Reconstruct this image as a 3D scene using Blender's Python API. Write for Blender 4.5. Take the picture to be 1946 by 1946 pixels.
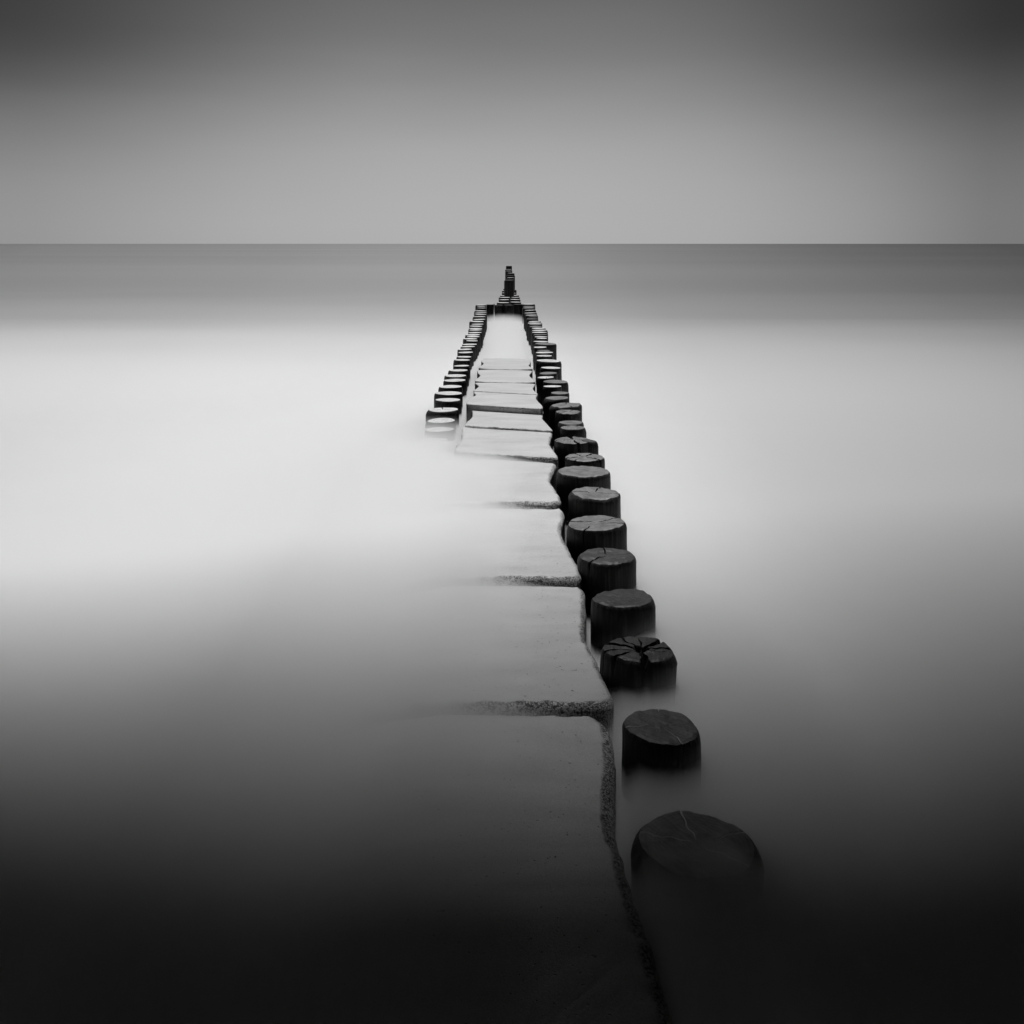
import bpy, bmesh, math, random
from mathutils import Vector, noise

scene = bpy.context.scene
for o in list(bpy.data.objects):
    bpy.data.objects.remove(o)
COL = scene.collection
R = math.radians

# ------------------------------------------------------------------ camera
H = 1.9                     # eye height above the calm water level (m)
PW = 1946.0                 # photograph width in pixels, horizon on row 463
HOR = 463.0
cam = bpy.data.cameras.new("camera")
cam.sensor_width = 36.0
cam.lens = 36.0
cam.shift_y = -(PW / 2 - HOR) / PW
cam.clip_start = 0.05
cam.clip_end = 40000.0
cam_ob = bpy.data.objects.new("camera", cam)
cam_ob.location = (0, 0, H)
cam_ob.rotation_euler = (R(90), 0, 0)
COL.objects.link(cam_ob)
scene.camera = cam_ob

# ------------------------------------------------------------------ light
SUN_EL, SUN_AZ = 66.0, 0.0          # degrees; azimuth from the viewing direction towards the right
sun = bpy.data.lights.new("sun", 'SUN')
sun.energy = 2.1
sun.angle = R(10.0)
sun.color = (1, 1, 1)
sun_ob = bpy.data.objects.new("sun", sun)
sdir = Vector((math.sin(R(SUN_AZ)) * math.cos(R(SUN_EL)), math.cos(R(SUN_AZ)) * math.cos(R(SUN_EL)), math.sin(R(SUN_EL))))
sun_ob.rotation_euler = sdir.to_track_quat('Z', 'Y').to_euler()
sun_ob.location = (0, 0, 60)
COL.objects.link(sun_ob)

world = bpy.data.worlds.new("World")
scene.world = world
world.use_nodes = True


class NT:
    """small helper round a node tree"""
    def __init__(self, tree):
        self.t = tree
        tree.nodes.clear()

    def n(self, typ, **kw):
        nd = self.t.nodes.new(typ)
        for k, v in kw.items():
            setattr(nd, k, v)
        return nd

    def link(self, a, b):
        self.t.links.new(a, b)

    def put(self, sock, v):
        if isinstance(v, bpy.types.NodeSocket):
            self.link(v, sock)
        else:
            sock.default_value = v

    def math(self, op, a, b=None, c=None, clamp=False):
        nd = self.n('ShaderNodeMath', operation=op)
        nd.use_clamp = clamp
        self.put(nd.inputs[0], a)
        if b is not None:
            self.put(nd.inputs[1], b)
        if c is not None:
            self.put(nd.inputs[2], c)
        return nd.outputs[0]

    def ramp(self, fac, stops, interp='LINEAR'):
        nd = self.n('ShaderNodeValToRGB')
        cr = nd.color_ramp
        cr.interpolation = interp
        while len(cr.elements) < len(stops):
            cr.elements.new(0.5)
        for e, (p, v) in zip(cr.elements, stops):
            e.position = p
            e.color = (v, v, v, 1)
        self.put(nd.inputs[0], fac)
        return nd.outputs[0]

    def noise(self, vec, scale, detail=3, rough=0.5, dim='3D'):
        nd = self.n('ShaderNodeTexNoise', noise_dimensions=dim)
        if vec is not None:
            self.link(vec, nd.inputs['Vector'])
        nd.inputs['Scale'].default_value = scale
        nd.inputs['Detail'].default_value = detail
        nd.inputs['Roughness'].default_value = rough
        return nd.outputs[0]

    def mapping(self, vec, scale=(1, 1, 1), rot=(0, 0, 0), loc=(0, 0, 0)):
        nd = self.n('ShaderNodeMapping')
        self.link(vec, nd.inputs[0])
        nd.inputs['Scale'].default_value = scale
        nd.inputs['Rotation'].default_value = rot
        nd.inputs['Location'].default_value = loc
        return nd.outputs[0]

    def maprange(self, v, a, b, c, d, smooth=False):
        nd = self.n('ShaderNodeMapRange')
        if smooth:
            nd.interpolation_type = 'SMOOTHSTEP'
        self.put(nd.inputs[0], v)
        for i, x in enumerate((a, b, c, d)):
            self.put(nd.inputs[i + 1], x)
        return nd.outputs[0]


w = NT(world.node_tree)
sky = w.n('ShaderNodeTexSky', sky_type='NISHITA')
sky.sun_disc = False
sky.sun_elevation = R(SUN_EL)
sky.sun_rotation = R(SUN_AZ)
sky.air_density = 1.0
sky.dust_density = 2.0
bw = w.n('ShaderNodeRGBToBW')
w.link(sky.outputs[0], bw.inputs[0])
tc = w.n('ShaderNodeTexCoord')
sep = w.n('ShaderNodeSeparateXYZ')
w.link(tc.outputs['Generated'], sep.inputs[0])
# layered stratus: the cloud cover thickens with height and to the sides, long soft streaks in it
streak = w.noise(w.mapping(tc.outputs['Generated'], (1.6, 1.6, 9.0)), 1.5, 3, 0.45)
elev = w.math('ADD', sep.outputs[2], w.math('MULTIPLY', w.math('SUBTRACT', streak, 0.5), 0.03))
SKY_STOPS = [(0.0, 0.46), (0.03, 0.45), (0.085, 0.40), (0.13, 0.32), (0.165, 0.235), (0.195, 0.185), (0.235, 0.15), (0.31, 0.07), (0.42, 0.02), (1.0, 0.012)]
cover = w.ramp(elev, SKY_STOPS, 'B_SPLINE')
xs_ = w.math('ADD', w.math('MULTIPLY', sep.outputs[0], 0.5), 0.5)
SIDE_STOPS = [(0.10, 0.45), (0.29, 0.72), (0.38, 0.97), (0.5, 1.03), (0.60, 0.93), (0.66, 0.75), (0.71, 0.44), (0.9, 0.3)]
cover = w.math('MULTIPLY', cover, w.ramp(xs_, SIDE_STOPS, 'B_SPLINE'))
wing = w.math('MULTIPLY', w.maprange(w.math('ABSOLUTE', sep.outputs[0]), 0.10, 0.50, 0, 0.62, True), w.maprange(elev, 0.02, 0.20, 0, 1, True))
cover = w.math('MULTIPLY', cover, w.math('SUBTRACT', 1.0, wing))
# even out the clear sky's own brightness under the cloud: what is left is the sky's soft variation
clear = w.maprange(bw.outputs[0], 0.0, 12.0, 0.9, 1.1)
# the sky over the land behind is heavily overcast
land = w.maprange(sep.outputs[1], 0.3, -0.3, 1.0, 0.12, True)
val = w.math('MULTIPLY', w.math('MULTIPLY', cover, clear), land)
bg = w.n('ShaderNodeBackground')
w.link(val, bg.inputs[0])
bg.inputs[1].default_value = 0.5
out = w.n('ShaderNodeOutputWorld')
w.link(bg.outputs[0], out.inputs[0])

# ------------------------------------------------------------------ exposure and sampling
vs = scene.view_settings
scene.display_settings.display_device = 'sRGB'
vs.view_transform = 'Standard'
vs.look = 'None'
vs.gamma = 1.0
vs.use_curve_mapping = False
vs.exposure = 1.0
scene.render.engine = 'CYCLES'
cy = scene.cycles
cy.use_denoising = True
cy.max_bounces = 12
cy.diffuse_bounces = 4
cy.glossy_bounces = 3
cy.volume_bounces = 10
cy.transparent_max_bounces = 16
cy.caustics_reflective = False
cy.caustics_refractive = False


# ------------------------------------------------------------------ helpers
def at(u, v, z):
    """point of height z that the photograph shows at pixel (u, v)"""
    Y = (H - z) * PW / (v - HOR)
    return Vector(((u - PW / 2) / PW * Y, Y, z))


def link(name, mesh, mats, parent=None):
    o = bpy.data.objects.new(name, mesh)
    for m in (mats if isinstance(mats, (list, tuple)) else [mats]):
        mesh.materials.append(m)
    COL.objects.link(o)
    if parent:
        o.parent = parent
    return o


def tag(o, label, cat, group=None, kind=None):
    o["label"] = label
    o["category"] = cat
    if group:
        o["group"] = group
    if kind:
        o["kind"] = kind


def smooth(a, b, x):
    if a == b:
        return 0.0 if x < a else 1.0
    t = max(0.0, min(1.0, (x - a) / (b - a)))
    return t * t * (3 - 2 * t)


def interp(pts, x):
    if x <= pts[0][0]:
        return pts[0][1]
    for (a, p), (b, q) in zip(pts, pts[1:]):
        if x <= b:
            return p + (q - p) * (x - a) / (b - a)
    return pts[-1][1]


# ------------------------------------------------------------------ materials
def principled(name):
    m = bpy.data.materials.new(name)
    m.use_nodes = True
    t = NT(m.node_tree)
    p = t.n('ShaderNodeBsdfPrincipled')
    o = t.n('ShaderNodeOutputMaterial')
    t.link(p.outputs[0], o.inputs[0])
    return m, t, p, o


def bump(t, p, height, strength, dist):
    b = t.n('ShaderNodeBump')
    b.inputs['Strength'].default_value = strength
    b.inputs['Distance'].default_value = dist
    t.link(height, b.inputs['Height'])
    t.link(b.outputs[0], p.inputs['Normal'])


def mat_bark():
    m, t, p, o = principled("wet_timber")
    oi = t.n('ShaderNodeObjectInfo')
    tc = t.n('ShaderNodeTexCoord')
    off = t.n('ShaderNodeVectorMath', operation='ADD')
    t.link(tc.outputs['Object'], off.inputs[0])
    t.link(oi.outputs['Random'], off.inputs[1])
    g = t.noise(t.mapping(off.outputs[0], (30, 30, 1.6)), 2.2, 5, 0.6)
    g2 = t.noise(t.mapping(off.outputs[0], (9, 9, 5)), 2.0, 4, 0.6)
    c = t.ramp(t.math('ADD', t.math('MULTIPLY', g, 0.7), t.math('MULTIPLY', g2, 0.3)), [(0.3, 0.006), (0.52, 0.02), (0.72, 0.06)])
    t.link(c, p.inputs['Base Color'])
    p.inputs['Roughness'].default_value = 0.6
    p.inputs['Specular IOR Level'].default_value = 0.25
    bump(t, p, g, 0.7, 0.012)
    return m


def mat_grain(name, lo, hi, rough, spec):
    """sawn end of a post: faint growth rings, slanting saw marks, blotches"""
    m, t, p, o = principled(name)
    oi = t.n('ShaderNodeObjectInfo')
    tc = t.n('ShaderNodeTexCoord')
    rot = t.n('ShaderNodeVectorRotate', rotation_type='Z_AXIS')
    t.link(tc.outputs['Object'], rot.inputs['Vector'])
    t.put(rot.inputs['Angle'], t.math('MULTIPLY', oi.outputs['Random'], 3.1))
    off = t.n('ShaderNodeVectorMath', operation='ADD')
    t.link(rot.outputs[0], off.inputs[0])
    t.put(off.inputs[1], oi.outputs['Random'])
    saw = t.noise(t.mapping(off.outputs[0], (5, 70, 5)), 1.6, 5, 0.62)
    blot = t.noise(off.outputs[0], 11, 4, 0.55)
    wv = t.n('ShaderNodeTexWave', wave_type='RINGS', rings_direction='Z')
    t.link(tc.outputs['Object'], wv.inputs['Vector'])
    wv.inputs['Scale'].default_value = 22
    wv.inputs['Distortion'].default_value = 3.5
    wv.inputs['Detail'].default_value = 3
    wv.inputs['Detail Scale'].default_value = 1.2
    f = t.math('ADD', t.math('MULTIPLY', saw, 0.52), t.math('ADD', t.math('MULTIPLY', blot, 0.44), t.math('MULTIPLY', wv.outputs['Fac'], 0.04)))
    c = t.ramp(f, [(0.36, lo), (0.62, hi)])
    t.link(c, p.inputs['Base Color'])
    p.inputs['Roughness'].default_value = rough
    p.inputs['Specular IOR Level'].default_value = spec
    bump(t, p, f, 0.5, 0.01)
    return m


def mat_plain(name, v, rough=0.8):
    m, t, p, o = principled(name)
    tc = t.n('ShaderNodeTexCoord')
    n = t.noise(tc.outputs['Object'], 25, 3, 0.5)
    t.link(t.ramp(n, [(0.3, v * 0.8), (0.7, v * 1.15)]), p.inputs['Base Color'])
    p.inputs['Roughness'].default_value = rough
    p.inputs['Specular IOR Level'].default_value = 0.2
    return m


def mat_concrete():
    m, t, p, o = principled("wet_concrete")
    geo = t.n('ShaderNodeNewGeometry')
    pos = geo.outputs['Position']
    at_ = t.n('ShaderNodeAttribute', attribute_name="wear")
    wear = at_.outputs['Fac']
    fine = t.noise(pos, 260, 4, 0.6)
    grit = t.noise(pos, 170, 4, 0.7)
    blot = t.noise(t.mapping(pos, (1.6, 5.0, 2.0)), 1.4, 4, 0.55)
    vor = t.n('ShaderNodeTexVoronoi', feature='F1')
    t.link(pos, vor.inputs['Vector'])
    vor.inputs['Scale'].default_value = 120
    pebble = vor.outputs['Distance']
    base = t.math('ADD', t.math('MULTIPLY', blot, 0.28), 0.36)
    base = t.math('ADD', base, t.math('MULTIPLY', t.math('SUBTRACT', fine, 0.5), 0.5))
    # worn edge: the skin is gone, dark pits between grains of aggregate
    edge_n = t.math('ADD', wear, t.math('MULTIPLY', t.math('SUBTRACT', t.noise(pos, 11, 5, 0.65), 0.5), 1.1))
    wmask = t.maprange(edge_n, 0.25, 0.8, 0, 1, True)
    coarse = t.noise(pos, 60, 3, 0.6)
    size = t.maprange(t.noise(pos, 7, 2, 0.5), 0.4, 0.6, 0, 1, True)
    gmix = t.math('ADD', t.math('MULTIPLY', grit, t.math('SUBTRACT', 1.0, t.math('MULTIPLY', size, 0.7))), t.math('MULTIPLY', coarse, t.math('MULTIPLY', size, 0.7)))
    pits = t.maprange(t.math('ADD', t.math('MULTIPLY', gmix, 0.85), t.math('MULTIPLY', pebble, 0.25)), 0.50, 0.64, 0, 1)
    pit = t.math('MULTIPLY', pits, wmask)
    # a few scattered pinholes over the whole face
    pin = t.maprange(t.noise(pos, 60, 2, 0.5), 0.70, 0.75, 0, 0.7)
    pit = t.math('MAXIMUM', pit, pin)
    mix = t.n('ShaderNodeMix', data_type='FLOAT')
    t.put(mix.inputs[0], pit)
    t.put(mix.inputs[2], base)
    mix.inputs[3].default_value = 0.045
    # black weed and wet below the tide line on the upright sides
    at2 = t.n('ShaderNodeAttribute', attribute_name="weed")
    wd = t.math('ADD', at2.outputs['Fac'], t.math('MULTIPLY', t.math('SUBTRACT', t.noise(pos, 30, 3, 0.6), 0.5), 0.5))
    wd = t.maprange(wd, 0.3, 0.8, 0, 1, True)
    mix2 = t.n('ShaderNodeMix', data_type='FLOAT')
    t.put(mix2.inputs[0], wd)
    t.put(mix2.inputs[2], mix.outputs[0])
    mix2.inputs[3].default_value = 0.025
    t.link(mix2.outputs[0], p.inputs['Base Color'])
    p.inputs['Roughness'].default_value = 0.42
    p.inputs['Specular IOR Level'].default_value = 0.4
    h = t.math('SUBTRACT', t.math('MULTIPLY', fine, 0.25), pit)
    bump(t, p, h, 0.8, 0.006)
    return m


def mat_water():
    """sea averaged over minutes: dark water with bands of foam, whitest in the surf zone"""
    m, t, p, o = principled("foaming_sea")
    geo = t.n('ShaderNodeNewGeometry')
    sep = t.n('ShaderNodeSeparateXYZ')
    t.link(geo.outputs['Position'], sep.inputs[0])
    X, Y = sep.outputs[0], sep.outputs[1]
    bands = t.noise(t.mapping(geo.outputs['Position'], (0.005, 0.02, 0)), 1.0, 2, 0.4)
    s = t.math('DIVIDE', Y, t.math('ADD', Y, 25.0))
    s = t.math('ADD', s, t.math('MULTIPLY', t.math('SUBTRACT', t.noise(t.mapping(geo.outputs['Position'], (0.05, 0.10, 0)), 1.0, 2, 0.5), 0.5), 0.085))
    foam_and_shade = t.ramp(s, FOAM_STOPS, 'B_SPLINE')
    # vignette painted into the sea's colour: darker to both sides, most to the right
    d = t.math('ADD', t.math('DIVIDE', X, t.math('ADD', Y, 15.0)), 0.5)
    foam_and_shade = t.math('MULTIPLY', foam_and_shade, t.ramp(d, VIGNETTE_STOPS, 'B_SPLINE'))
    # shade painted into the water colour in the gap between slabs and right row
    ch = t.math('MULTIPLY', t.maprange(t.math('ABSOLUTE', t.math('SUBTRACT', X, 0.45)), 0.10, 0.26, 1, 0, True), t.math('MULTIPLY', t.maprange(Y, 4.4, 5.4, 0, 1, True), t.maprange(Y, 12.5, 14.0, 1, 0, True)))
    foam_and_shade = t.math('MULTIPLY', foam_and_shade, t.math('SUBTRACT', 1.0, t.math('MULTIPLY', ch, 0.95)))
    # the water colour is also darker in the trough between the far rows
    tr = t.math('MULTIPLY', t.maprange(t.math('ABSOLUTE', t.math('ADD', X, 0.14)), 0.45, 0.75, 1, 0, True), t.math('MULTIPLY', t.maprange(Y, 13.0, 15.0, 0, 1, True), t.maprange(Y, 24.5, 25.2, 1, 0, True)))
    foam_and_shade = t.math('MULTIPLY', foam_and_shade, t.math('SUBTRACT', 1.0, t.math('MULTIPLY', tr, 0.7)))
    f = t.math('MULTIPLY', foam_and_shade, t.maprange(bands, 0.25, 0.75, 0.90, 1.10))
    t.link(f, p.inputs['Base Color'])
    p.inputs['Roughness'].default_value = 0.7
    p.inputs['Specular IOR Level'].default_value = 0.1
    return m


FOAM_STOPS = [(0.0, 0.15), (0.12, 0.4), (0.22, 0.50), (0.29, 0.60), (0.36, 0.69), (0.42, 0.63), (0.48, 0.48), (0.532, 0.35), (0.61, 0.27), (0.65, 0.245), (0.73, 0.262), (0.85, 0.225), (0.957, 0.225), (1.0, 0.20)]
VIGNETTE_STOPS = [(0.05, 0.68), (0.30, 0.94), (0.40, 1.0), (0.5, 0.97), (0.54, 0.90), (0.60, 0.73), (0.70, 0.58), (0.80, 0.42), (0.95, 0.22)]

M_BARK = mat_bark()
M_WET = mat_grain("end_grain_wet", 0.010, 0.060, 0.5, 0.3)
M_DAMP = mat_grain("end_grain_damp", 0.05, 0.21, 0.5, 0.35)
M_MOIST = mat_grain("end_grain_moist", 0.025, 0.12, 0.5, 0.35)
M_DRY = mat_grain("end_grain_bleached", 0.34, 0.74, 0.5, 0.4)
M_CRACK = mat_plain("crack_dark", 0.006)
M_SILT = mat_plain("crack_silt", 0.6)
M_CONC = mat_concrete()
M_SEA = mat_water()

# ------------------------------------------------------------------ sea
SEA_Z = -0.10
bm = bmesh.new()
ys = [-60, 0, 4, 10, 20, 40, 80, 160, 400, 1000, 3000, 12000]
xs = [-12000, -2000, -300, -60, -10, 10, 60, 300, 2000, 12000]
g = [[bm.verts.new((x, y, SEA_Z)) for x in xs] for y in ys]
for j in range(len(ys) - 1):
    for i in range(len(xs) - 1):
        bm.faces.new((g[j][i], g[j][i + 1], g[j + 1][i + 1], g[j + 1][i]))
me = bpy.data.meshes.new("sea")
bm.to_mesh(me)
bm.free()
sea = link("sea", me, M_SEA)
sea["kind"] = "structure"

# ------------------------------------------------------------------ unseen cloud-shaped blocker overhead, added to shade the foreground from the sun
BLOCKER_Z = 18.0


def blocker_rise(x):
    return 1.6 * max(-3.0, min(4.0, x))          # lower on the left, where the shadow edge is tighter


def blocker_edge(x):
    """the added sun blocker's seaward edge: its shadow crosses the groyne about five metres from the camera"""
    k = [(-10, 5.2), (-3, 4.95), (-2, 4.8), (-0.8, 4.55), (0, 4.60), (1.3, 5.06), (2.5, 5.7), (6, 6.5)]
    return sum(interp(k, x + d) for d in (-0.5, -0.25, 0, 0.25, 0.5)) / 5 + (BLOCKER_Z + blocker_rise(x)) / math.tan(R(SUN_EL))


bm = bmesh.new()
cx = 0.0
NX, NY = 180, 50
gt, gb = [], []
for j in range(NY + 1):
    rt, rb = [], []
    for i in range(NX + 1):
        x = cx + (i / NX - 0.5) * 110
        b = j / NY
        e = blocker_edge(x - cx)
        y = -70 + (e + 70) * b
        q = noise.fractal(Vector((x * 0.05, y * 0.05, 3)), 0.8, 2.0, 4)
        ed = min(1.0, (1 - b) * 9, b * 9, (i / NX) * 9, (1 - i / NX) * 9)
        th = 0.15 + 3.5 * math.sqrt(max(0, ed)) * (1 + 0.4 * q)
        jit = 0.35 * noise.noise(Vector((x * 0.3, 7, 1)))
        rt.append(bm.verts.new((x, y + jit, BLOCKER_Z + blocker_rise(x) + th)))
        rb.append(bm.verts.new((x, y + jit, BLOCKER_Z + blocker_rise(x) - 0.25 * th + 0.4 * q * ed)))
    gt.append(rt)
    gb.append(rb)
for j in range(NY):
    for i in range(NX):
        bm.faces.new((gt[j][i], gt[j][i + 1], gt[j + 1][i + 1], gt[j + 1][i]))
        bm.faces.new((gb[j][i], gb[j + 1][i], gb[j + 1][i + 1], gb[j][i + 1]))
for i in range(NX):
    bm.faces.new((gt[0][i], gb[0][i], gb[0][i + 1], gt[0][i + 1]))
    bm.faces.new((gt[NY][i], gt[NY][i + 1], gb[NY][i + 1], gb[NY][i]))
for j in range(NY):
    bm.faces.new((gt[j][0], gt[j + 1][0], gb[j + 1][0], gb[j][0]))
    bm.faces.new((gt[j][NX], gb[j][NX], gb[j + 1][NX], gt[j + 1][NX]))
for f in bm.faces:
    f.smooth = True
me = bpy.data.meshes.new("added_sun_blocker")
bm.to_mesh(me)
bm.free()
m, t, p, o = principled("sun_blocker_grey")
tcn = t.n('ShaderNodeTexCoord')
t.link(t.ramp(t.noise(tcn.outputs['Object'], 0.2, 5, 0.6), [(0.3, 0.03), (0.7, 0.05)]), p.inputs['Base Color'])
p.inputs['Roughness'].default_value = 1.0
p.inputs['Specular IOR Level'].default_value = 0.0
cl = link("added_sun_blocker", me, m)
cl["kind"] = "structure"

# ------------------------------------------------------------------ concrete slabs
# right edge and left edge of each slab, front to back, as seen in the photograph; top height
SLABS = [
    dict(z=0.038, r=0.055, front=1.9, right=[(1340, 2240), (1318, 2080), (1285, 1950), (1262, 1870), (1240, 1800), (1216, 1729), (1195, 1664), (1179, 1612), (1171, 1585), (1168, 1555), (1169, 1500), (1169, 1420), (1166, 1396), (1155, 1378), (1135, 1364), (1107, 1357)],
         label="nearest concrete slab, running out of the bottom of the picture beside the drowned post"),
    dict(z=0.078, r=0.038, right=[(1125, 1348), (1150, 1347), (1162, 1341), (1166.5, 1329), (1164, 1318), (1150, 1290), (1130, 1250), (1117, 1220), (1111, 1203), (1113, 1175), (1114, 1140), (1111, 1124), (1104, 1116), (1090, 1109), (1072, 1106.5)],
         label="concrete slab with a coarse pitted front edge beside the deeply split post"),
    dict(z=0.122, r=0.038, right=[(1060, 1103), (1088, 1104), (1101, 1101), (1105, 1092), (1104, 1085), (1097, 1073), (1082, 1045), (1066, 1013), (1070, 995), (1073, 978), (1071, 971), (1062, 965), (1045, 962), (1030, 961)],
         label="pale concrete slab with a long speckled front edge, third back from the bottom"),
    dict(z=0.166, r=0.034, right=[(1030, 958), (1055, 958.5), (1066, 956), (1067, 951), (1062, 942), (1052, 925), (1045, 915), (1050, 902), (1057.5, 886), (1057, 880), (1050, 877), (1037, 875)],
         label="pale concrete slab beside the uncracked post with a lens shaped top"),
    dict(z=0.206, r=0.024, right=[(1020, 870), (1050, 872), (1060, 872.5), (1062.5, 871), (1061, 868), (1052, 856), (1043.6, 843.7), (1047, 834), (1050, 824), (1049.5, 821), (1043, 819.5), (1030, 818)],
         left=[(866, 862), (862, 856), (868, 846), (878, 832), (876, 820), (880, 811), (886, 809)],
         label="white concrete slab beside the sunken end of the left row, front lined with specks"),
    dict(z=0.224, r=0.014, right=[(1040, 818.8), (1049, 819.3), (1050.5, 818), (1045, 812), (1030, 796), (1032, 788), (1033, 781.5), (1030, 779), (1020, 778)],
         left=[(890, 810), (883, 808), (888, 802), (899.6, 791), (896, 780), (892, 772), (896, 769.5)],
         label="white concrete slab just below the tall dark step"),
    dict(z=0.284, r=0.014, right=[(1022, 777), (1031, 777.5), (1032, 772), (1025, 765), (1018, 757), (1021, 752), (1023, 749.5)],
         left=[(890, 769), (886, 767), (887, 761), (895, 756), (905, 751), (901, 747), (899, 743)],
         label="short concrete slab whose front edge forms the tall dark step"),
    dict(z=0.292, r=0.010, right=[(1020, 750), (1023, 749), (1020, 747), (1012, 739.5), (1016, 733), (1018, 729)],
         left=[(902, 743.5), (899, 742.5), (903, 740), (911, 734), (905, 730), (901, 727)],
         label="narrow pale slab with notched sides, first one behind the tall dark step's slab"),
    dict(z=0.298, r=0.010, right=[(1018, 728), (1015, 722), (1005, 714), (1010, 708), (1013, 704)],
         left=[(901, 726), (905, 720), (913.5, 714), (908, 709), (906, 702)],
         label="pale slab with notched sides ending at the last visible joint line"),
    dict(z=0.304, r=0.010, right=[(1013, 703), (1010, 698), (1004, 695), (1008, 691), (1009, 686), (1004, 682)],
         left=[(907, 701), (914, 695), (920, 691), (914, 687), (915, 684), (920, 681)],
         label="farthest slab, mostly lost in white mist behind the last joint line"),
]


def poly_dense(pts, step):
    """closed polyline resampled evenly after a little corner smoothing"""
    for _ in range(3 if step < 0.014 else 2):
        q = []
        for a, b in zip(pts, pts[1:] + pts[:1]):
            q.append(a * 0.78 + b * 0.22)
            q.append(a * 0.22 + b * 0.78)
        pts = q
    L = [0]
    for a, b in zip(pts, pts[1:] + pts[:1]):
        L.append(L[-1] + (b - a).length)
    n = max(60, int(L[-1] / step))
    res, k = [], 0
    for i in range(n):
        d = L[-1] * i / n
        while L[k + 1] < d:
            k += 1
        a, b = pts[k], pts[(k + 1) % len(pts)]
        res.append(a.lerp(b, (d - L[k]) / max(1e-9, L[k + 1] - L[k])))
    return res


slab_extent = []
WEAR = [1.0, 0.85, 0.72, 0.66, 0.6, 0.5, 0.45, 0.45, 0.45, 0.45]
for idx, s in enumerate(SLABS):
    z, r = s['z'], s['r']
    zz = z - r * 0.35
    pts = [at(u, v, zz) for u, v in s['right']]
    pts = [Vector((p_.x, p_.y)) for p_ in pts]
    if 'left' in s:
        lp = [at(u, v, zz) for u, v in s['left']]
        lp = [Vector((p_.x, p_.y)) for p_ in lp]
    else:
        yf, yb = pts[0].y + 0.03, pts[-1].y + 0.03
        xl = -1.1
        lp = [Vector((xl + 0.06, yf)), Vector((xl, yf + 0.1)), Vector((xl + 0.06, yf + 0.6 * (yb - yf))), Vector((xl, yb - 0.1)), Vector((xl + 0.06, yb))]
    slab_extent.append((min(p_.y for p_ in pts), max(p_.y for p_ in pts), z))
    outline = pts + lp[::-1]           # counter clockwise: up the right side, down the left
    step = 0.012 if idx < 4 else 0.016
    ol = poly_dense(outline, step)
    n = len(ol)
    nor = []
    K = 6 if idx < 4 else 4
    for i in range(n):
        d = ol[(i + K) % n] - ol[i - K]
        nor.append(Vector((-d.y, d.x)).normalized())     # inward
    cx_ = sum((p_ for p_ in ol), Vector((0, 0))) / n
    prof = [(0.0, -0.45), (0.0, -r * 1.4)]
    for k in range(9):
        a = k / 8 * math.pi / 2
        prof.append((r * (1 - math.cos(a)), -r * (1 - math.sin(a))))
    prof += [(r * 1.25, 0.0), (r * 1.55, 0.0)]
    bm = bmesh.new()
    wl = bm.verts.layers.float.new("wear")
    wd = bm.verts.layers.float.new("weed")
    rings = []
    seed = idx * 9.7
    for (ins, dz) in prof:
        ring = []
        for i in range(n):
            q = ol[i] + nor[i] * ins * (1 + 0.3 * smooth(0.3, 0.8, nor[i].y) if idx < 4 else 1)
            front = smooth(0.3, 0.8, nor[i].y)
            rf_ = 1 + 0.7 * front if idx < 4 else 1
            back = smooth(0.3, 0.8, -nor[i].y)
            wf = WEAR[idx] * (0.85 + 0.35 * front) * (1 - 0.8 * back) if idx else 1.0 - 0.6 * back
            wv = wf * (1.0 if dz < -0.4 else smooth(r * 1.25, r * 0.3, ins))
            if idx < 4:
                wv *= smooth(-0.45, 0.10, q.x)
            amp = 0.006 * smooth(r * 2.2, r * 0.4, ins) * (1 if idx < 6 else 0.3)
            nz = noise.fractal(Vector((q.x * 14, q.y * 14, seed)), 0.9, 2, 4) * amp
            nx = noise.fractal(Vector((q.x * 9, q.y * 9, seed + 4)), 0.9, 2, 3) * amp * 1.2
            q = q + nor[i] * nx
            vt = bm.verts.new((q.x, q.y, z + dz + nz - 0.001))
            vt[wl] = wv
            vt[wd] = 0.0 if idx == 0 else (0.25 + 0.75 * (1 - front)) * smooth(0.25, 1.0, -dz / r) * (1.0 if idx > 1 else 0.6)
            ring.append(vt)
        rings.append(ring)
    for a, b in zip(rings, rings[1:]):
        for i in range(n):
            f = bm.faces.new((a[i], a[(i + 1) % n], b[(i + 1) % n], b[i]))
            f.smooth = True
    top = bm.faces.new(rings[-1])
    bmesh.ops.triangulate(bm, faces=[top])
    if 'left' not in s:
        # the landward slabs have sunk on the left: their tops sag away under the surf
        for k in range(26):
            gm = bm.verts[:] + bm.edges[:] + bm.faces[:]
            bmesh.ops.bisect_plane(bm, geom=gm, dist=1e-5, plane_co=(-0.1 - 0.04 * k, 0, 0), plane_no=(1, 0, 0))
        for vt in bm.verts:
            vt.co.z -= 0.40 * max(0.0, -0.25 - vt.co.x) ** 1.7
    bm.normal_update()
    for f in bm.faces:
        f.smooth = True
    me = bpy.data.meshes.new("concrete_slab")
    bm.to_mesh(me)
    bm.free()
    o = link("concrete_slab", me, M_CONC)
    tag(o, s['label'], "concrete slab", "concrete slabs between the rows of posts", "thing")


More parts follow.
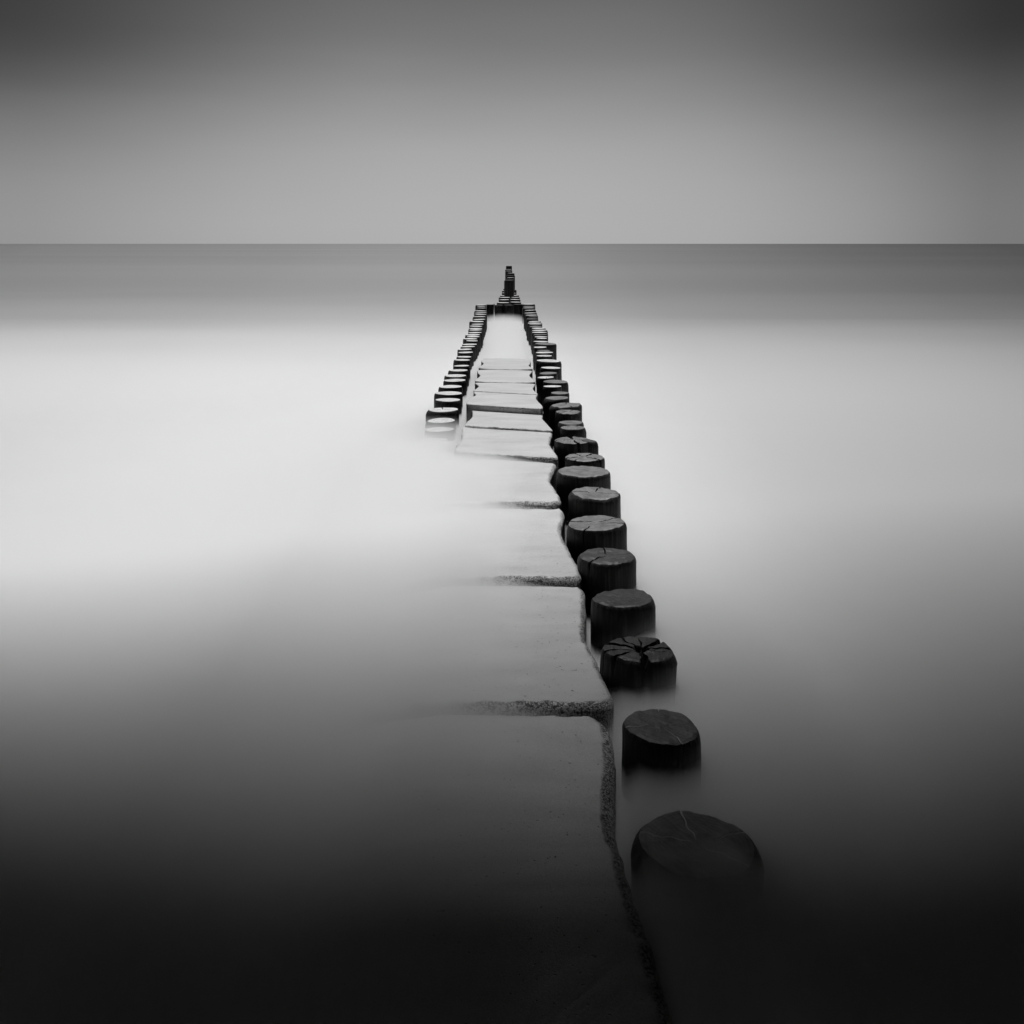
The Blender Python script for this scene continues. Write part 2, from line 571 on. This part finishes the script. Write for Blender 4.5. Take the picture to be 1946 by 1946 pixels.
# ------------------------------------------------------------------ posts
def build_post(px, z, seed, grain, cracks=(), tilt=(0, 0), lean=(0, 0), chamfer=0.10, cdrop=0.028, res=1, silt=False, oval=0.0, pith=(0, 0), rough=1.0, pit=0.0):
    """px = (left, right, row of the cap's centre) in the photograph; cracks = (angle, width, r0, r1, side length)"""
    ul, ur, v = px
    c = at((ul + ur) / 2, v, z)
    rad = (ur - ul) / 2 / PW * c.y
    rnd = random.Random(seed)
    ph = [rnd.uniform(0, 6.28) for _ in range(6)]
    nbase = {3: 120, 2: 56, 1: 30}[res]
    # angular columns: even ones, plus three to each crack
    cols = [(2 * math.pi * i / nbase, None, 0) for i in range(nbase)]
    for ci, ck in enumerate(cracks):
        a = R(ck[0]) % (2 * math.pi)
        wd = ck[1]
        da = wd / 2
        keep = []
        for (th, k, sd) in cols:
            d = abs((th - a + math.pi) % (2 * math.pi) - math.pi)
            if k is None and d < da + 0.03:
                continue
            keep.append((th, k, sd))
        cols = keep + [((a - da) % (2 * math.pi), ci, -1), (a, ci, 0), ((a + da) % (2 * math.pi), ci, 1)]
    cols.sort(key=lambda q: q[0])
    n = len(cols)

    def rim(th):
        return rad * (1 + oval * math.cos(2 * th + 0.6) + 0.018 * rough * math.sin(2 * th + ph[0]) + 0.014 * rough * math.sin(3 * th + ph[1]) + 0.010 * rough * math.sin(5 * th + ph[2]) + 0.006 * math.sin(9 * th + ph[3]))

    def cham(th):
        return chamfer * (1 + 0.35 * math.sin(th + ph[4]) + 0.2 * math.sin(3 * th + ph[5]))

    def wob(th, rr, ci):
        return 0.17 * (1 - rr) * math.sin(rr * 7 + ph[0] + 1.3 * math.sin(2 * th + ph[1])) + 0.07 * math.sin(rr * 15 + ph[2] + 1.5 * math.sin(3 * th + ph[3])) * (1 - 0.5 * rr)

    def topz(x, y):
        return tilt[0] * x + tilt[1] * y

    def env(ck, rr):
        r0, r1 = ck[2], ck[3]
        return smooth(r0 - 0.02, r0 + 0.15, rr) * (1.0 if r1 >= 1 else smooth(r1 + 0.02, r1 - 0.2, rr))

    # ---- end grain
    bm = bmesh.new()
    nr = {3: 26, 2: 9, 1: 4}[res]
    cen = bm.verts.new((pith[0] * rad, pith[1] * rad, topz(pith[0] * rad, pith[1] * rad)))
    prev = None
    for k in range(1, nr + 1):
        rr = (k / nr) ** 0.85
        ring = []
        for (th, ci, sd) in cols:
            dz = 0.0
            t2 = th
            if ci is not None:
                ck = cracks[ci]
                e = env(ck, rr)
                # crack sides keep a width that tapers towards the pith
                a = R(ck[0])
                half = ck[1] / 2 * max(0.12, e) * (0.55 + 0.45 * rr) / max(rr, 0.25) * 0.9
                t2 = a + sd * half
                if sd == 0:
                    dz = -(0.003 if silt else min(0.05, 0.012 + ck[1] * rad * 1.2)) * e
            t2 += wob(th, rr, 0) * 0.6 if ci is not None else wob(th, rr, 0) * 0.6
            R_ = rim(th) * (1 - cham(th))
            x = pith[0] * rad * (1 - rr) + R_ * rr * math.cos(t2)
            y = pith[1] * rad * (1 - rr) + R_ * rr * math.sin(t2)
            zz = topz(x, y) + dz
            if res == 3:
                zz += 0.005 * noise.fractal(Vector((x * 14, y * 14, seed)), 0.8, 2, 4) - 0.007 * max(0, rr - 0.9) * 10 * (0.5 + 0.5 * noise.noise(Vector((x * 25, y * 25, seed + 3))))
            zz -= pit * smooth(0.26 + 0.08 * math.sin(3 * th + ph[4]), 0.10, rr)
            ring.append(bm.verts.new((x, y, zz)))
        for i in range(n):
            j = (i + 1) % n
            if prev is None:
                f = bm.faces.new((cen, ring[i], ring[j]))
            else:
                f = bm.faces.new((prev[i], ring[i], ring[j], prev[j]))
            ia, ja = cols[i], cols[j]
            crack_face = ia[1] is not None and ia[1] == ja[1] and env(cracks[ia[1]], rr) > 0.25
            f.material_index = 1 if crack_face or (pit and rr < 0.2) else 0
            f.smooth = not crack_face
        prev = ring
    last = [tuple(q.co) for q in prev]
    me_g = bpy.data.meshes.new("end_grain")
    bm.to_mesh(me_g)
    bm.free()
    # ---- shaft
    bm = bmesh.new()
    levels = [(0.0, 0.0), (0.35, 0.18), (0.72, 0.5), (1.0, 1.0)] if res >= 2 else [(0, 0), (1.0, 1.0)]
    rows = []
    for (q, dzf) in levels:
        row = []
        for i, (th, ci, sd) in enumerate(cols):
            R0 = Vector(last[i])
            rr = rim(th)
            t2 = th + wob(th, 1.0, 0) * 0.6
            tgt = Vector((rr * math.cos(t2), rr * math.sin(t2), topz(rr * math.cos(t2), rr * math.sin(t2)) - cdrop * (0.6 + 6 * cham(th) * 0.6 / max(chamfer * 6, 0.01))))
            if ci is not None and sd == 0:
                ck = cracks[ci]
                if ck[4] > 0:
                    fac = 1 - min(0.16, 0.03 + ck[1] * 0.5)
                    tgt = Vector((tgt.x * fac, tgt.y * fac, tgt.z - 0.004))
            co = R0 * (1 - q) + tgt * q
            co.z = R0.z + (tgt.z - R0.z) * dzf
            row.append(bm.verts.new(co))
        rows.append(row)
    zlev = [-0.05, -0.10, -0.16, -0.24, -0.36, -0.85] if res >= 2 else [-0.15, -0.95]
    edge = [tuple(q.co) for q in rows[-1]]
    for zl in zlev:
        row = []
        for i, (th, ci, sd) in enumerate(cols):
            rr = rim(th) * (1 + 0.025 * noise.noise(Vector((math.cos(th) * 3, math.sin(th) * 3, zl * 5 + seed))) + 0.02 * min(1, -zl / 0.4))
            t2 = th + wob(th, 1.0, 0) * 0.6
            fac = 1.0
            if ci is not None and sd == 0:
                ck = cracks[ci]
                if ck[4] > 0:
                    fac = 1 - min(0.16, 0.03 + ck[1] * 0.5) * smooth(ck[4] + 0.05, ck[4] * 0.4, -zl)
            x, y = rr * fac * math.cos(t2), rr * fac * math.sin(t2)
            zt = min(edge[i][2] - 0.004, zl) if zl > -0.2 else zl
            row.append(bm.verts.new((x + lean[0] * -zl, y + lean[1] * -zl, zt)))
        rows.append(row)
    for a, b in zip(rows, rows[1:]):
        for i in range(n):
            j = (i + 1) % n
            f = bm.faces.new((a[i], b[i], b[j], a[j]))
            f.smooth = not (cols[i][1] is not None and cols[i][1] == cols[j][1])
    me_s = bpy.data.meshes.new("shaft")
    bm.to_mesh(me_s)
    bm.free()
    post = bpy.data.objects.new("timber_post", None)
    post.empty_display_size = 0.1
    post.location = c
    COL.objects.link(post)
    link("shaft", me_s, M_BARK, post)
    link("end_grain", me_g, [grain, M_SILT if silt else M_CRACK], post)
    return post


def zr(v):
    """height of the right row's tops by picture row"""
    return interp([(575, 0.40), (640, 0.37), (690, 0.33), (780, 0.28), (900, 0.23), (1055, 0.19), (1240, 0.17), (1400, 0.14)], v)


def zl(v):
    return interp([(575, 0.40), (640, 0.36), (690, 0.32), (760, 0.255), (779, 0.23), (799, 0.195), (816, 0.17), (837, 0.135)], v)


GR = "timber posts of the right row"
GL = "timber posts of the left row"
GF = "timber posts of the far single line"
# right row, near to far: pixel box, settings, label
NEAR = [
    ((1204, 1446, 1604), dict(z=0.075, grain=M_DAMP, res=3, silt=True, cracks=[(158, 0.05, 0, 1, 0.05), (97, 0.04, 0, 1, 0.05), (-38, 0.05, 0, 1, 0), (22, 0.04, 0.35, 1, 0.05)], tilt=(0.0, 0.02), pith=(0.0, 0.02), chamfer=0.13, cdrop=0.035, rough=2.0),
     "drowned post nearest the camera, only its cracked oval top showing above the water"),
    ((1184, 1329.5, 1378), dict(grain=M_MOIST, res=3, silt=True, cracks=[(190, 0.05, 0, 1, 0.05), (4, 0.03, 0, 0.8, 0), (-64, 0.035, 0, 1, 0.2), (88, 0.03, 0.8, 1, 0.02)], tilt=(-0.04, 0.03), chamfer=0.07, cdrop=0.02),
     "black post standing in the water between the drowned post and the deeply split post"),
    ((1148, 1285.5, 1232), dict(grain=M_WET, res=3, cracks=[(160, 0.24, 0, 1, 0.05), (192, 0.07, 0, 1, 0.03), (218, 0.11, 0.25, 1, 0.03), (-88, 0.32, 0, 1, 0.5), (40, 0.24, 0, 1, 0.05), (8, 0.13, 0, 1, 0.03), (-12, 0.04, 0.35, 1, 0.15), (124, 0.09, 0.15, 1, 0.03), (84, 0.08, 0.1, 0.8, 0)], pith=(0.02, -0.05), tilt=(-0.03, 0.02), lean=(-0.06, 0), rough=1.8, pit=0.035),
     "black post deeply split by wide radial cracks, one running down its front"),
    ((1125.5, 1246, 1135), dict(grain=M_WET, res=3, cracks=[(100, 0.02, 0, 0.15, 0), (62, 0.05, 0.9, 1, 0.02)], tilt=(0.03, -0.02), chamfer=0.09),
     "black post with a streaky uncracked top directly behind the deeply split post"),
    ((1097, 1210, 1055), dict(grain=M_WET, res=3, cracks=[(94, 0.07, 0, 1, 0.03), (10, 0.05, 0, 0.95, 0), (228, 0.07, 0, 1, 0.03), (300, 0.025, 0, 0.7, 0)], chamfer=0.09),
     "black post with a three pronged crack, beside the long speckled slab edge"),
    ((1078, 1189, 993), dict(grain=M_DAMP, res=3, cracks=[(32, 0.08, 0, 1, 0.03), (158, 0.08, 0, 1, 0.03), (-16, 0.08, 0, 1, 0.4), (240, 0.06, 0.45, 1, 0.05)], tilt=(0.05, 0.01), chamfer=0.06),
     "black post with a tilted top cracked towards both edges and a slot at its front"),
    ((1081, 1180, 936), dict(grain=M_DAMP, res=3, cracks=[(72, 0.09, 0, 1, 0.03), (166, 0.08, 0, 1, 0.02), (-9, 0.07, 0, 1, 0.02)], tilt=(-0.02, 0.02), chamfer=0.10),
     "black post with a thin Y shaped crack, just in front of the lens shaped top"),
    ((1059, 1159, 895), dict(grain=M_DAMP, res=3, cracks=[], tilt=(-0.01, 0.0), chamfer=0.05, cdrop=0.02),
     "broad black post with an uncracked, lens shaped grey top"),
    ((1073.5, 1150, 868), dict(grain=M_DAMP, res=3, cracks=[(58, 0.14, 0, 1, 0.02), (122, 0.10, 0, 1, 0.02), (192, 0.12, 0, 1, 0.02), (236, 0.05, 0.2, 1, 0), (-46, 0.13, 0, 1, 0.05), (-18, 0.06, 0.4, 1, 0)], chamfer=0.04, cdrop=0.02),
     "black post with a star of many cracks, directly behind the lens shaped top"),
    ((1054, 1124.5, 836), dict(grain=M_DAMP, res=3, cracks=[(98, 0.30, 0, 1, 0.1), (-78, 0.22, 0, 1, 0.4), (186, 0.12, 0, 1, 0.02), (8, 0.12, 0, 1, 0.02)], chamfer=0.03, cdrop=0.012),
     "post with its top cut in four by a wide cross shaped crack"),
    ((1104, 1137, 837.5), dict(grain=M_WET, res=2, cracks=[], chamfer=0.2, cdrop=0.03, tilt=(-0.1, 0)),
     "narrow black post tucked against the right side of the cross cracked post"),
    ((1064, 1114, 812.5), dict(grain=M_DAMP, res=2, cracks=[(60, 0.08, 0, 1, 0), (130, 0.07, 0, 1, 0)]),
     "black post with a grey slanting top, first behind the cross cracked post"),
    ((1060, 1110, 803), dict(grain=M_DAMP, res=2, cracks=[(200, 0.05, 0.3, 1, 0)]),
     "grey topped post half hidden, second behind the cross cracked post"),
    ((1054.6, 1106, 782), dict(grain=M_DAMP, res=3, cracks=[(46, 0.14, 0, 1, 0.02), (140, 0.11, 0, 1, 0.02), (205, 0.14, 0, 1, 0.02), (-22, 0.11, 0, 1, 0)], chamfer=0.09),
     "post with a star cracked top beside the slab below the tall dark step"),
    ((1044, 1106, 769), dict(grain=M_DAMP, res=3, cracks=[(84, 0.07, 0, 1, 0.02), (-70, 0.05, 0.5, 1, 0)], chamfer=0.12, tilt=(0.05, 0)),
     "wide post with a flat grey top level with the tall dark step"),
]
RIGHT = [(1033, 1082, 756), (1046, 1082, 746.6), (1031.6, 1068, 734), (1032, 1080.5, 725), (1020, 1055, 717), (1024, 1060, 709),
         (1026, 1067, 698.7), (1019, 1067, 685.5), (1019, 1052, 676), (1017, 1052, 669.7), (1020, 1047, 666), (1013, 1040, 659.8), (1015, 1058, 653),
         (1013, 1043, 649), (1018, 1041, 643), (1013, 1041.5, 640), (1011, 1041.5, 635.7), (1010, 1041, 631.5), (1008.5, 1041, 627.6), (1008.5, 1038, 623.7),
         (1004.6, 1031, 620.5), (1004.6, 1030.5, 616.6), (1001, 1030.5, 614), (1002.7, 1028.6, 610.8), (999.5, 1023.4, 606), (1003, 1022.7, 602), (997.5, 1022.7, 598.8),
         (995.6, 1021, 594.6), (996, 1019, 589.4), (992, 1017, 585), (993, 1017, 582.3), (993, 1017, 578)]
LEFT = [(793.6, 852.5, 837), (806, 863, 816), (808, 867, 799), (810, 872.4, 778.5), (826, 877, 759.8), (825.6, 879.6, 747), (833, 879, 734.4), (842.5, 887, 722.5),
        (844.7, 888, 713.8), (851, 891, 703.6), (861.6, 894, 694.9), (861.6, 894.6, 683.9), (867.5, 896.6, 678), (870, 899.8, 669.6), (869, 898.5, 663.8),
        (875, 904, 658.6), (877.8, 908, 654.4), (885, 910, 647.6), (879.8, 908, 643.7), (886, 913.4, 639.6), (883, 914, 636.2), (888.8, 916.6, 632),
        (890, 918, 627), (890, 917, 624.3), (892, 918, 619.8), (894.6, 920, 616), (892, 921.8, 610.8), (898, 923, 606.9), (898, 924.4, 601.7), (901.8, 925, 597.8),
        (901, 925.7, 594.6), (901, 926, 590.7), (907, 924.4, 585.3), (905.6, 924.4, 582.3), (903.7, 924, 579.5)]
ORD = ["first", "second", "third", "fourth", "fifth", "sixth", "seventh", "eighth", "ninth", "tenth", "eleventh", "twelfth", "thirteenth", "fourteenth", "fifteenth",
       "sixteenth", "seventeenth", "eighteenth", "nineteenth", "twentieth", "twenty-first", "twenty-second", "twenty-third", "twenty-fourth", "twenty-fifth", "twenty-sixth",
       "twenty-seventh", "twenty-eighth", "twenty-ninth", "thirtieth", "thirty-first", "thirty-second", "thirty-third", "thirty-fourth", "thirty-fifth", "thirty-sixth"]

for i, (px, kw, lab) in enumerate(NEAR):
    kw = dict(kw)
    z = kw.pop('z', None)
    o = build_post(px, zr(px[2]) if z is None else z, 11 + i, **kw)
    tag(o, lab, "wooden post", GR)

rnd = random.Random(5)


def rand_cracks(k):
    return [(rnd.uniform(0, 360), rnd.uniform(0.04, 0.09), 0, 1, 0) for _ in range(k)]


def spread(k):
    a0 = rnd.uniform(0, 360)
    return [((a0 + j * 360 / k + rnd.uniform(-25, 25)) % 360, rnd.uniform(0.04, 0.08), 0, 1, 0.02) for j in range(k)]


RLAB = {0: "grey topped post with scratched top, first behind the wide post at the tall dark step",
        6: "wide dark post, seventh behind the tall dark step in the right row",
        7: "broad tall post standing out to the right, eighth behind the tall dark step",
        12: "broad dark post jutting out furthest right in the distant half of the right row"}
for i, px in enumerate(RIGHT):
    near = px[2] > 650
    o = build_post(px, zr(px[2]) + rnd.uniform(-0.012, 0.012), 100 + i, M_DRY if rnd.random() < (0.75 if i > 4 else 0.45) else M_DAMP, spread(rnd.choice([2, 3])) if near and rnd.random() < 0.5 else (), tilt=(rnd.uniform(-0.03, 0.03), rnd.uniform(-0.03, 0.02)), res=2 if near else 1, chamfer=rnd.uniform(0.06, 0.14))
    lab = RLAB.get(i, "dark right row post, %s beyond the post at the tall step" % ORD[i])
    tag(o, lab, "wooden post", GR)

LLAB = {0: "faint post almost drowned in white mist at the near end of the left row",
        1: "veiled post with a pale top, second from the sunken end of the left row",
        2: "smooth white topped post with misty base, third from the left row's sunken end",
        3: "post with a cracked white top, fourth from the sunken end of the left row"}
for i, px in enumerate(LEFT):
    near = px[2] > 650
    ck = ()
    if i == 3:
        ck = [(96, 0.10, 0, 1, 0.02), (190, 0.08, 0, 1, 0.15), (-22, 0.08, 0, 1, 0.15), (150, 0.05, 0, 1, 0.1)]
    elif i == 1:
        ck = [(10, 0.04, 0, 1, 0)]
    elif near and i > 3 and rnd.random() < 0.35:
        ck = spread(2)
    o = build_post(px, zl(px[2]), 200 + i, M_DRY, ck, tilt=(rnd.uniform(-0.02, 0.03), rnd.uniform(-0.02, 0.01)), res=2 if near else 1, chamfer=rnd.uniform(0.06, 0.13), cdrop=0.03)
    lab = LLAB.get(i, "white topped post in the left row, %s from its sunken near end" % ORD[i])
    tag(o, lab, "wooden post", GL)

# cross row closing the far end of the two rows
CROSS = [(924, 938.4, 578.6), (940.4, 957, 579.6), (957.5, 975.5, 579.6), (975, 993.5, 578.2)]
CL = ["dark post of the far cross row, left of the thin white trickle", "dark post of the far cross row, right of the thin white trickle",
      "dark post of the far cross row, third from its left end", "dark post at the right end of the far cross row"]
for i, px in enumerate(CROSS):
    o = build_post(px, 0.40, 300 + i, M_DAMP, (), res=1, chamfer=0.05, cdrop=0.01, tilt=(0, -0.03))
    tag(o, CL[i], "wooden post", "timber posts of the far cross row")

# far line of posts running out to sea
FAR = [(944, 968, 575, .42, 1), (969, 990.5, 574, .42, 1), (947.7, 968.5, 569.5, .42, 1), (969, 989, 569, .42, 1), (947.7, 970, 565, .42, 1), (971, 988, 565, .42, 1),
       (950, 969, 561.5, .42, 1), (966, 986.5, 561.2, .42, 1), (953.5, 970, 556.5, .42, 1), (966, 981, 557, .44, 1), (954, 973, 552.5, .45, 1), (971, 981.5, 551.3, .48, 0),
       (956.7, 976, 548.5, .5, 1), (958, 977, 533, .85, 0), (960.5, 977, 531, .85, 0), (963, 977.5, 527.5, .86, 1), (962, 978.5, 523.5, .86, 0), (964.6, 978, 519, .86, 1),
       (961, 973.5, 515, .85, 1), (960, 972.5, 512, .84, 1), (961.5, 973, 505.5, 0.95, 0)]
for i, (a, b, v, z, dry) in enumerate(FAR):
    o = build_post((a, b, v), z, 400 + i, M_DRY if dry else M_WET, (), res=1, chamfer=0.06, cdrop=0.02, tilt=(rnd.uniform(-0.02, 0.02), 0))
    if i == len(FAR) - 1:
        lab = "last dark post at the seaward tip of the far line"
    elif i >= 13:
        lab = "tall black post in the far narrow stack, %s before the seaward tip" % ORD[len(FAR) - 2 - i]
    else:
        lab = "low pale topped post, %s beyond the far cross row" % ORD[i]
    tag(o, lab, "wooden post", GF)

# thin white trickle running down between two posts of the cross row
bm = bmesh.new()
p0 = at(939.4, 578, 0.40)
prev = None
for k in range(9):
    f = k / 8
    wdt = 0.012 - 0.004 * f
    row = []
    for a in range(8):
        an = a / 8 * 6.283
        row.append(bm.verts.new((p0.x + 0.025 * f * f + wdt * math.cos(an), p0.y - 0.13 - 0.12 * f - 0.05 * f * f + wdt * math.sin(an), 0.42 - 0.34 * f)))
    if prev:
        for a in range(8):
            bm.faces.new((prev[a], prev[(a + 1) % 8], row[(a + 1) % 8], row[a])).smooth = True
    prev = row
me = bpy.data.meshes.new("water_trickle")
bm.to_mesh(me)
bm.free()
o = link("water_trickle", me, mat_plain("trickle_white", 0.75))
tag(o, "thin white trickle of water falling between two posts of the far cross row", "trickle")


# ------------------------------------------------------------------ the blurred surf: a low layer of mist on the water
def slab_z(y):
    for a, b, z in slab_extent:
        if a <= y <= b:
            return z
    if y < slab_extent[0][0]:
        return slab_extent[0][2]
    return interp([((a + b) / 2, z) for a, b, z in slab_extent], y)


SLAB_PTS = [((a + b) / 2, z) for a, b, z in slab_extent]


def mist_top(x, y):
    right = interp([(2, 0.095), (2.9, 0.09), (3.12, 0.078), (3.42, 0.058), (3.7, 0.065), (5, 0.07), (6, 0.06), (9, 0.04), (13, 0.02), (16, 0.0), (20, 0.0), (26, 0.0)], y)
    left = interp([(2, 0.08), (3.2, 0.09), (3.85, 0.118), (4.1, 0.15), (4.4, 0.15), (5.1, 0.155), (5.5, 0.183), (6.3, 0.195), (6.9, 0.216), (7.7, 0.220), (8.2, 0.226), (9.0, 0.170), (9.2, 0.158), (9.6, 0.150), (10.0, 0.138), (10.6, 0.11), (11.5, 0.07), (13, 0.03), (16, 0.0), (20, 0.0), (26, 0.0)], y)
    sz = interp(SLAB_PTS, y)
    gap = interp([(2, -0.02), (3.9, -0.02), (4.3, 0.03), (5.2, -0.06), (6, -0.12), (11.5, -0.12), (13, 0.0), (14, 0.04)], y)
    centre_r = sz - 0.015
    centre_l = left
    # on the slabs: bare on the right, drowned on the left (up to about 8.5 m), bare beyond
    bare = smooth(8.7, 9.7, y)
    c = centre_r + (max(centre_l, centre_r) - centre_r) * smooth(0.28, -0.36, x) * (1 - bare)
    c = c + (sz - 0.10 - c) * bare * smooth(-0.30, -0.45, x)
    c = c - 0.06 * bare
    # between the rows beyond the last slab the mist lies deep
    trap = interp([(12.4, 0.20), (13.2, 0.27), (14.5, 0.19), (18, 0.11), (22, 0.07), (24.6, 0.03), (25.6, -0.12)], y)
    c = c + (trap - c) * smooth(12.9, 13.6, y)
    wl_ = smooth(-1.15, -0.75, x) if y < 8 else smooth(-0.80 - 0.35 * (1 - bare), -0.45 - 0.3 * (1 - bare), x)
    m_ = left + (c - left) * wl_
    m_ = m_ + (gap - m_) * smooth(0.235, 0.32, x)
    m_ = m_ + (right - m_) * (smooth(0.345 + 0.025 * smooth(3.3, 3.6, y), 0.405 + 0.055 * smooth(3.3, 3.6, y), x) if y < 4.2 else smooth(0.37 + 0.1 * smooth(4.2, 5.2, y), 0.46 + 0.26 * smooth(4.2, 5.2, y), x))
    # a swirl of surf washing over the front of the nearest post
    m_ += 0.035 * math.exp(-((x - 0.63) / 0.11) ** 2 - ((y - 2.95) / 0.14) ** 2)
    m_ += 0.010 * noise.noise(Vector((x * 0.8, y * 0.8, 2)))
    # thins out very gradually into open water, to the sides and seawards
    h = max(0.0, m_ - SEA_Z)
    e = max(0.0, x - 0.65) / 0.65 + max(0.0, -x - 1.2) / 1.5 + max(0.0, y - 11.0) / 3.0 * smooth(0.6, 0.9, abs(x + 0.12))
    if h < 0.02:
        h = 0.02 * math.exp((h - 0.02) / 0.02)
    return SEA_Z + max(0.0003, h * math.exp(-e))


def axis(segs):
    res = [segs[0][0]]
    for a, b, st in segs:
        n_ = max(1, round((b - a) / st))
        res += [a + (b - a) * (k + 1) / n_ for k in range(n_)]
    return res


gx = axis([(-22, -6, 0.8), (-6, -1.2, 0.2), (-1.2, 1.2, 0.03), (1.2, 6, 0.2), (6, 22, 0.8)])
gy = axis([(1.0, 2.0, 0.1), (2.0, 15, 0.06), (15, 27, 0.15)])
bm = bmesh.new()
T = [[bm.verts.new((x, y, mist_top(x, y))) for x in gx] for y in gy]
B = [[bm.verts.new((x, y, -0.14)) for x in gx] for y in gy]
ny, nx = len(gy), len(gx)
for j in range(ny - 1):
    for i in range(nx - 1):
        bm.faces.new((T[j][i], T[j][i + 1], T[j + 1][i + 1], T[j + 1][i])).smooth = True
        bm.faces.new((B[j][i], B[j + 1][i], B[j + 1][i + 1], B[j][i + 1]))
for i in range(nx - 1):
    bm.faces.new((T[0][i], B[0][i], B[0][i + 1], T[0][i + 1]))
    bm.faces.new((T[-1][i], T[-1][i + 1], B[-1][i + 1], B[-1][i]))
for j in range(ny - 1):
    bm.faces.new((T[j][0], T[j + 1][0], B[j + 1][0], B[j][0]))
    bm.faces.new((T[j][-1], B[j][-1], B[j + 1][-1], T[j + 1][-1]))
me = bpy.data.meshes.new("surf_mist")
bm.to_mesh(me)
bm.free()
mm = bpy.data.materials.new("surf_mist")
mm.use_nodes = True
t = NT(mm.node_tree)
pv = t.n('ShaderNodeVolumePrincipled')
pv.inputs['Color'].default_value = (0.98, 0.98, 0.98, 1)
pv.inputs['Density'].default_value = 8.5
pv.inputs['Anisotropy'].default_value = 0.0
oo = t.n('ShaderNodeOutputMaterial')
t.link(pv.outputs[0], oo.inputs['Volume'])
try:
    mm.cycles.homogeneous_volume = True
except Exception:
    pass
mist = link("surf_mist", me, mm)
mist["kind"] = "stuff"
mist["label"] = "white long exposure surf lying like mist round the posts and slabs"
mist["category"] = "mist"


# two looser drifts of spray: over the sunken end of the left row and before the far cross row
def drift(c, rad, dens, label):
    b = bmesh.new()
    bmesh.ops.create_icosphere(b, subdivisions=3, radius=1.0)
    me = bpy.data.meshes.new("spray")
    b.to_mesh(me)
    b.free()
    mt = bpy.data.materials.new("spray")
    mt.use_nodes = True
    t = NT(mt.node_tree)
    tc = t.n('ShaderNodeTexCoord')
    ln = t.n('ShaderNodeVectorMath', operation='LENGTH')
    t.link(tc.outputs['Object'], ln.inputs[0])
    fall = t.maprange(ln.outputs['Value'], 0.05, 0.95, 1.0, 0.0, True)
    v_ = t.n('ShaderNodeVolumePrincipled')
    v_.inputs['Color'].default_value = (0.98, 0.98, 0.98, 1)
    t.put(v_.inputs['Density'], t.math('MULTIPLY', fall, dens))
    v_.inputs['Anisotropy'].default_value = 0.0
    o_ = t.n('ShaderNodeOutputMaterial')
    t.link(v_.outputs[0], o_.inputs['Volume'])
    o = link("spray", me, mt)
    o.location = c
    o.scale = rad
    tag(o, label, "spray", None, "stuff")


drift((-0.74, 9.1, 0.08), (0.75, 1.1, 0.27), 4.5, "thin white spray drifting over the sunken end of the left row")
drift((-0.18, 23.7, 0.02), (0.85, 2.4, 0.27), 2.4, "thin white spray lying in front of the far cross row")
drift((0.92, 4.2, 0.00), (0.62, 1.8, 0.21), 3.4, "thin spray round the feet of the nearest black posts")
drift((0.60, 2.92, -0.03), (0.52, 0.50, 0.17), 7.0, "thin spray washing over the drowned post nearest the camera")
